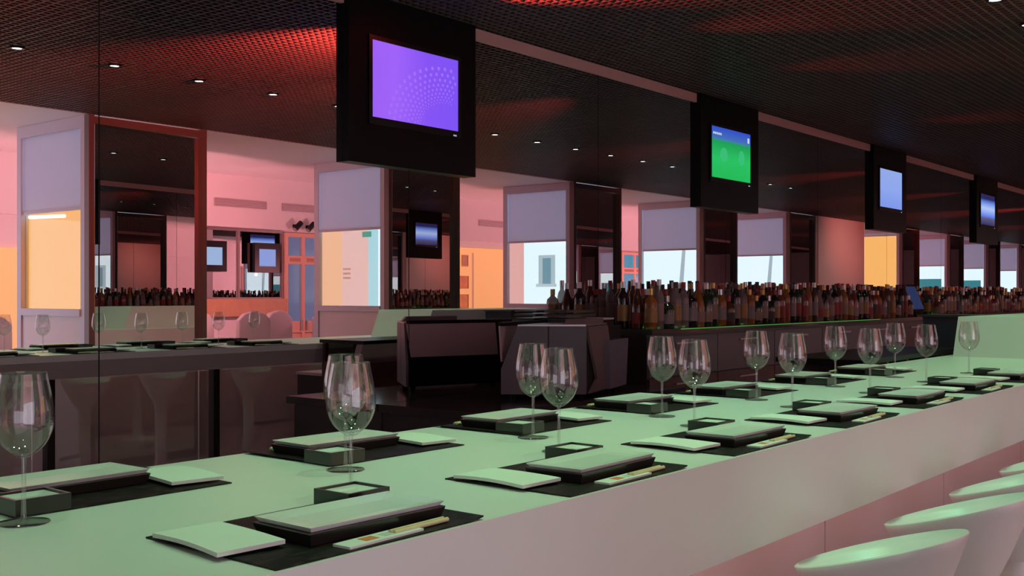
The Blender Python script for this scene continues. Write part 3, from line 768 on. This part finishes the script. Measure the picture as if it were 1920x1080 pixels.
# till monitor among the bottles
tm = empty('till_monitor', (11.05, 3.70, LZ + 0.001)); tag(tm, 'dark tilted till monitor standing among the bottles on the back bar', 'monitor')
box('foot', M_BLACK, -0.12, 0.12, -0.09, 0.09, 0, 0.015, tm)
MB().hexa([(-.03, -.01, .015), (.03, -.01, .015), (.03, .03, .015), (-.03, .03, .015), (-.03, .03, .16), (.03, .03, .16), (.03, .06, .16), (-.03, .06, .16)]).build('neck', M_BLACK, tm)
MB().hexa([(-.20, -.06, .05), (.20, -.06, .05), (.20, -.03, .05), (-.20, -.03, .05), (-.20, .04, .32), (.20, .04, .32), (.20, .07, .32), (-.20, .07, .32)]).build('housing', M_BLACK, tm)
MB().hexa([(-.18, -.063, .07), (.18, -.063, .07), (.18, -.058, .07), (-.18, -.058, .07), (-.18, .030, .30), (.18, .030, .30), (.18, .036, .30), (-.18, .036, .30)]).build('display', mat('dim_navy_screen', (0.01, 0.012, 0.03), 0.2, emit=(0.03, 0.05, 0.14), es=0.6), tm)

# ------------------------------------------------------------------ equipment on the bartender's side of the bar
cb = empty('glass_rack_cabinet', (5.20, 1.975, 0)); tag(cb, 'dark maroon bar cabinet with steel rear face behind the far bar end', 'cabinet')
M_MAR = mat('dark_maroon', (0.085, 0.03, 0.028), 0.35, noise=0.2, nscale=6)
CH = 1.13
box('carcass', M_MAR, 0, 1.25, 0.02, 0.40, 0.0, CH - 0.16, cb)
box('top_board', M_BLACK, -0.01, 1.60, 0.0, 0.46, CH - 0.025, CH, cb)
MB().hexa([(0.03, 0.30, CH - 0.16), (1.25, 0.30, CH - 0.16), (1.25, 0.36, CH - 0.16), (0.03, 0.36, CH - 0.16), (0.0, 0.38, CH - 0.025), (1.25, 0.38, CH - 0.025), (1.25, 0.44, CH - 0.025), (0.0, 0.44, CH - 0.025)]).build('steel_front', mat('steel_pink_sheen', (0.50, 0.38, 0.40), 0.35, metal=0.25), cb)  # pink reflection put into the steel's colour
MB().hexa([(1.26, 0.05, CH - 0.20), (1.66, 0.05, CH - 0.20), (1.66, 0.40, CH - 0.20), (1.26, 0.40, CH - 0.20), (1.26, 0.05, CH - 0.025), (1.58, 0.05, CH - 0.025), (1.58, 0.45, CH - 0.025), (1.26, 0.45, CH - 0.025)]).build('control_box', M_BLACK, cb)
for i in range(5):
    box('upright', M_MAR, 0.02 + i * 0.295, 0.05 + i * 0.295, 0.0, 0.03, CH - 0.16, CH - 0.025, cb)
for k in range(2):
    d = box('door', M_MAR, 0.01 + k * 0.62, 0.62 + k * 0.62, 0.003, 0.02, 0.08, CH - 0.17, cb)
    MB().cyl((0, 0), 0.012, 0, 0.02, 10).build('knob', M_STEEL, d).matrix_world = Matrix.Translation((5.20 + 0.55 + k * 0.16, 1.975 + 0.003, 0.86)) @ Matrix.Rotation(R(90), 4, 'X')
bn = empty('waste_bin', (7.15, 2.02, 0))
CH = 1.37; tag(bn, 'dark blue-grey tapered bin beside the raised white bar end', 'bin')
M_BIN = mat('blue_grey_bin', (0.06, 0.07, 0.10), 0.4)
MB().hexa([(-.08, 0, 0), (.12, 0, 0), (.12, .22, 0), (-.08, .22, 0), (-.14, -.02, CH - .06), (.16, -.02, CH - .06), (.16, .26, CH - .06), (-.14, .26, CH - .06)]).build('bin_body', M_BIN, bn)
MB().box(-.15, .17, -.03, .27, CH - .06, CH - .045).build('bin_rim', mat('dark_green_rim', (0.06, 0.08, 0.07), 0.4), bn)
# under-counter sink unit and shelves on the bartender's side, reflected in the mirror
su = empty('sink_unit', (5.25, 1.66, 0)); tag(su, 'dark under-counter sink unit on the bartender side, seen in the mirror', 'sink')
box('carcass', M_DARK, 0, 1.95, 0, 0.27, 0.06, 0.86, su)
box('steel_shelf', M_STEEL, -0.01, 1.96, -0.01, 0.31, 0.86, 0.88, su)
for k in range(3): 
    d = box('door', M_DARK, 0.02 + k * 0.645, 0.64 + k * 0.645, 0.27, 0.285, 0.08, 0.78, su)
    box('handle', M_STEEL, 0.20 + k * 0.645, 0.45 + k * 0.645, 0.285, 0.30, 0.70, 0.71, d)
MB().tube((0.9, 0.20, 0.88), (0.9, 0.20, 1.02), 0.011, 10).tube((0.9, 0.20, 1.02), (0.9, 0.31, 1.03), 0.010, 10).tube((0.9, 0.31, 1.03), (0.9, 0.31, 1.0), 0.010, 10).build('tap', M_STEEL, su)

# ================================================================== THE ROOM BEHIND THE CAMERA (seen in the mirror)
YS = YB + 0.10
M_GRILLE = mat('grey_pink_grille', (0.38, 0.32, 0.33), 0.5)
GX = [(6.75, 'left'), (8.05, 'b'), (9.10, 'c'), (13.05, 'd'), (16.4, 'e'), (20.5, 'f')]
GLAB = ['wall air grille beside the amber-lit column', 'left one of the two air grilles above the draped chairs', 'air grille above the pair of wall spotlights',
        'air grille above the amber alcove', 'air grille beyond the facade window column', 'air grille on the far wall behind the partition']
for (x, _), lb in zip(GX, GLAB):
    t = empty('air_grille', (x, YS, 2.55)); tag(t, lb, 'air vent', 'air grilles on the far wall')
    fr = MB().box(0, 0.80, 0, 0.012, 0, 0.012).box(0, 0.80, 0, 0.012, 0.088, 0.10).box(0, 0.012, 0, 0.012, 0.012, 0.088).box(0.788, 0.80, 0, 0.012, 0.012, 0.088)
    fr.build('frame', M_GRILLE, t)
    for k in range(4): box('slat', M_GRILLE, 0.012, 0.788, 0.001, 0.010, 0.020 + k * 0.018, 0.031 + k * 0.018, t)
SPOTS = [(9.30, 'left one of the paired black wall spotlights above the double door'), (9.52, 'right one of the paired black wall spotlights above the double door'),
         (6.4, 'black wall spotlight near the amber-lit column'), (22.6, 'black wall spotlight on the far pink wall')]
for x, lb in SPOTS:
    t = empty('wall_spotlight', (x, YS, 2.36)); tag(t, lb, 'spotlight', 'black wall spotlights')
    box('mount', M_BLACK, -0.02, 0.02, 0, 0.05, -0.02, 0.02, t)
    MB().tube((-0.055, 0.09, -0.05), (0.05, 0.09, 0.045), 0.036, 14).build('lamp_head', M_BLACK, t)
    MB().tube((-0.06, 0.09, -0.0545), (-0.054, 0.09, -0.0491), 0.030, 14).build('lamp_lens', mat('dim_lens', (0.4, 0.35, 0.3), 0.2), t)
# framed wall mirror, ledge and two small screens
wm = empty('wall_mirror', (7.7, YB, 0)); tag(wm, 'wide wall mirror above the draped chairs in the back room', 'mirror')
box('mirror_glass', M_MIRROR, 0.02, 1.46, 0.002, 0.008, 1.42, 2.26, wm)
for (a, b, c, d) in ((0, 1.48, 2.26, 2.29), (0, 1.48, 1.40, 1.42), (0, 0.02, 1.42, 2.26), (1.46, 1.48, 1.42, 2.26), (0.76, 0.79, 1.42, 2.26)):
    box('mirror_frame', M_FRAMEG, a, b, 0, 0.03, c, d, wm)
box('wood_ledge', mat('orange_wood', (0.45, 0.24, 0.12), 0.5, noise=0.2, nscale=12), 0, 1.48, 0, 0.12, 1.18, 1.40, wm)
for x, sm, lb in ((8.05, S_BLU, 'small black-framed light blue screen on the back room mirror'), (8.88, S_STR, 'small black-framed striped screen on the back room mirror')):
    t = empty('small_screen', (x, YB + 0.035, 1.93)); tag(t, lb, 'screen')
    box('housing', M_BLACK, -0.20, 0.20, 0, 0.05, -0.19, 0.19, t)
    s = box('display', emis('pale_' + sm.name, (0.40, 0.62, 0.95) if sm == S_BLU else (0.30, 0.45, 0.95), 0.8), -0.13, 0.13, 0.05, 0.054, -0.11, 0.11, t)
# double doors with glass and transoms
M_CORAL = mat('coral_door_paint', (0.78, 0.45, 0.34), 0.5)
def double_door(x, glass, label, n, wv=0.62):
    t = empty(f'door_{n}', (x, YB, 0)); tag(t, kind='structure')
    for a in (0, wv / 2 - 0.025, wv - 0.05): box('stile', M_CORAL, a, a + 0.05, 0, 0.06, 0, 2.27, t)
    for (a, b) in ((2.22, 2.27), (1.86, 1.97), (0.95, 1.10), (0.0, 0.12)):
        for s in (0.05, wv / 2 + 0.025): box('rail', M_CORAL, s, s + wv / 2 - 0.075, 0, 0.06, a, b, t)
    for s in (0.05, wv / 2 + 0.025):
        box('transom_pane', glass, s, s + wv / 2 - 0.075, 0.02, 0.03, 1.97, 2.22, t)
        box('upper_pane', glass, s, s + wv / 2 - 0.075, 0.02, 0.03, 1.10, 1.86, t)
        box('lower_panel', M_CORAL, s, s + wv / 2 - 0.075, 0.015, 0.035, 0.12, 0.95, t)
        box('name_plate', mat('brown_plate', (0.30, 0.13, 0.06), 0.5), s + 0.03, s + wv / 2 - 0.105, 0.06, 0.066, 1.895, 1.94, t)
    for s in (-1, 1): MB().cyl((wv / 2 + s * 0.045, 0.075), 0.012, 0.98, 1.12, 8).build('handle', M_STEEL, t)
G_NAVY = mat('navy_door_glass', (0.05, 0.07, 0.12), 0.08, emit=(0.10, 0.14, 0.24), es=0.7)
G_TEAL = mat('teal_door_glass', (0.03, 0.10, 0.14), 0.08, emit=(0.05, 0.30, 0.45), es=0.8)
double_door(9.19, G_NAVY, '', 1)
double_door(17.30, G_TEAL, '', 2, 0.9)
double_door(19.6, G_TEAL, '', 3, 1.2)
double_door(25.9, G_TEAL, '', 4, 1.2)
double_door(29.2, G_TEAL, '', 5, 1.2)
double_door(33.0, G_TEAL, '', 6, 1.2)
# amber alcove with pictures: its warm light is painted as colour and glow
M_AMB = mat('amber_painted_glow', (0.95, 0.62, 0.25), 0.6, emit=(1.0, 0.62, 0.22), es=0.35)
ap = empty('amber_panel', (12.35, YB + 0.003, 0)); tag(ap, 'amber wall panel, glowing in place of alcove light, behind the framed pictures', 'wall panel')
box('glow_sheet', M_AMB, 0, 1.55, 0, 0.03, 0.0, 2.20, ap)
box('edge_strip', M_TRIM, 0.62, 0.64, 0.03, 0.05, 1.0, 2.12, ap)
a2 = empty('amber_panel', (4.6, YB + 0.003, 0)); tag(a2, 'warm amber glowing wall panel at the left picture edge', 'wall panel')
box('glow_sheet', M_AMB, 0, 1.2, 0, 0.03, 0.0, 1.95, a2); box('edge_strip', M_TRIM, -0.02, 0, 0, 0.04, 0, 1.97, a2)
for (x, z, w, h, c, lb) in ((12.40, 1.86, 0.20, 0.24, (0.55, 0.30, 0.15), 'upper left framed print on the amber wall panel'), (12.72, 1.90, 0.14, 0.18, (0.45, 0.26, 0.14), 'small upper right framed print on the amber wall panel'),
                        (12.45, 1.55, 0.42, 0.20, (0.62, 0.30, 0.10), 'wide middle landscape print on the amber wall panel'), (12.45, 1.24, 0.42, 0.22, (0.70, 0.36, 0.10), 'wide lower landscape print on the amber wall panel')):
    t = empty('framed_picture', (x, YB + 0.034, z)); tag(t, lb, 'picture', 'framed prints in the amber alcove')
    MB().box(0, w, 0, 0.02, 0, 0.012).box(0, w, 0, 0.02, h - 0.012, h).box(0, 0.012, 0, 0.02, 0.012, h - 0.012).box(w - 0.012, w, 0, 0.02, 0.012, h - 0.012).build('frame', mat('tan_picture_frame', (0.45, 0.28, 0.14), 0.5), t)
    box('print', mat('print_%d_%d' % (int(x * 100), int(z * 100)), c, 0.6, noise=0.6, nscale=9), 0.012, w - 0.012, 0.002, 0.010, 0.012, h - 0.012, t)
# draped high chairs in the back room
def chair_proto():
    t = empty('draped_chair')
    M_DR = mat('white_chair_cover', (0.80, 0.76, 0.77), 0.85, bump=0.2, bscale=40)
    # cover: skirt, seat and pointed back as one cloth shell
    MB().hexa([(-.24, -.24, .02), (.24, -.24, .02), (.24, .24, .02), (-.24, .24, .02), (-.21, -.21, .72), (.21, -.21, .72), (.21, .21, .72), (-.21, .21, .72)]).build('skirt', M_DR, t, bevel=0.012)
    MB().prism([(-.21, .70), (.21, .70), (.205, 1.16), (.13, 1.23), (.0, 1.265), (-.13, 1.23), (-.205, 1.16)], -0.22, -0.13, 'Y').build('back_cover', M_DR, t, bevel=0.01)
    return t
ch = chair_proto()
CHX = [(6.70, -2.2, 12), (7.30, -2.3, -10), (7.86, -2.1, 8), (8.42, -2.3, -6), (8.98, -2.1, 14), (4.9, -2.3, 5)]
CHL = ['white draped chair beside the amber-lit column', 'white draped chair, leftmost in front of the back room mirror', 'white draped chair, second in front of the back room mirror',
       'white draped chair, third in front of the back room mirror', 'white draped chair standing before the double door', 'white draped chair at the left picture edge']
for i, ((x, y, a), lb) in enumerate(zip(CHX, CHL)):
    o = ch if i == 0 else copy_tree(ch)
    o.location = (x, y, 0); o.rotation_euler = (0, 0, R(a)); tag(o, lb, 'chair', 'white draped chairs in the back room')
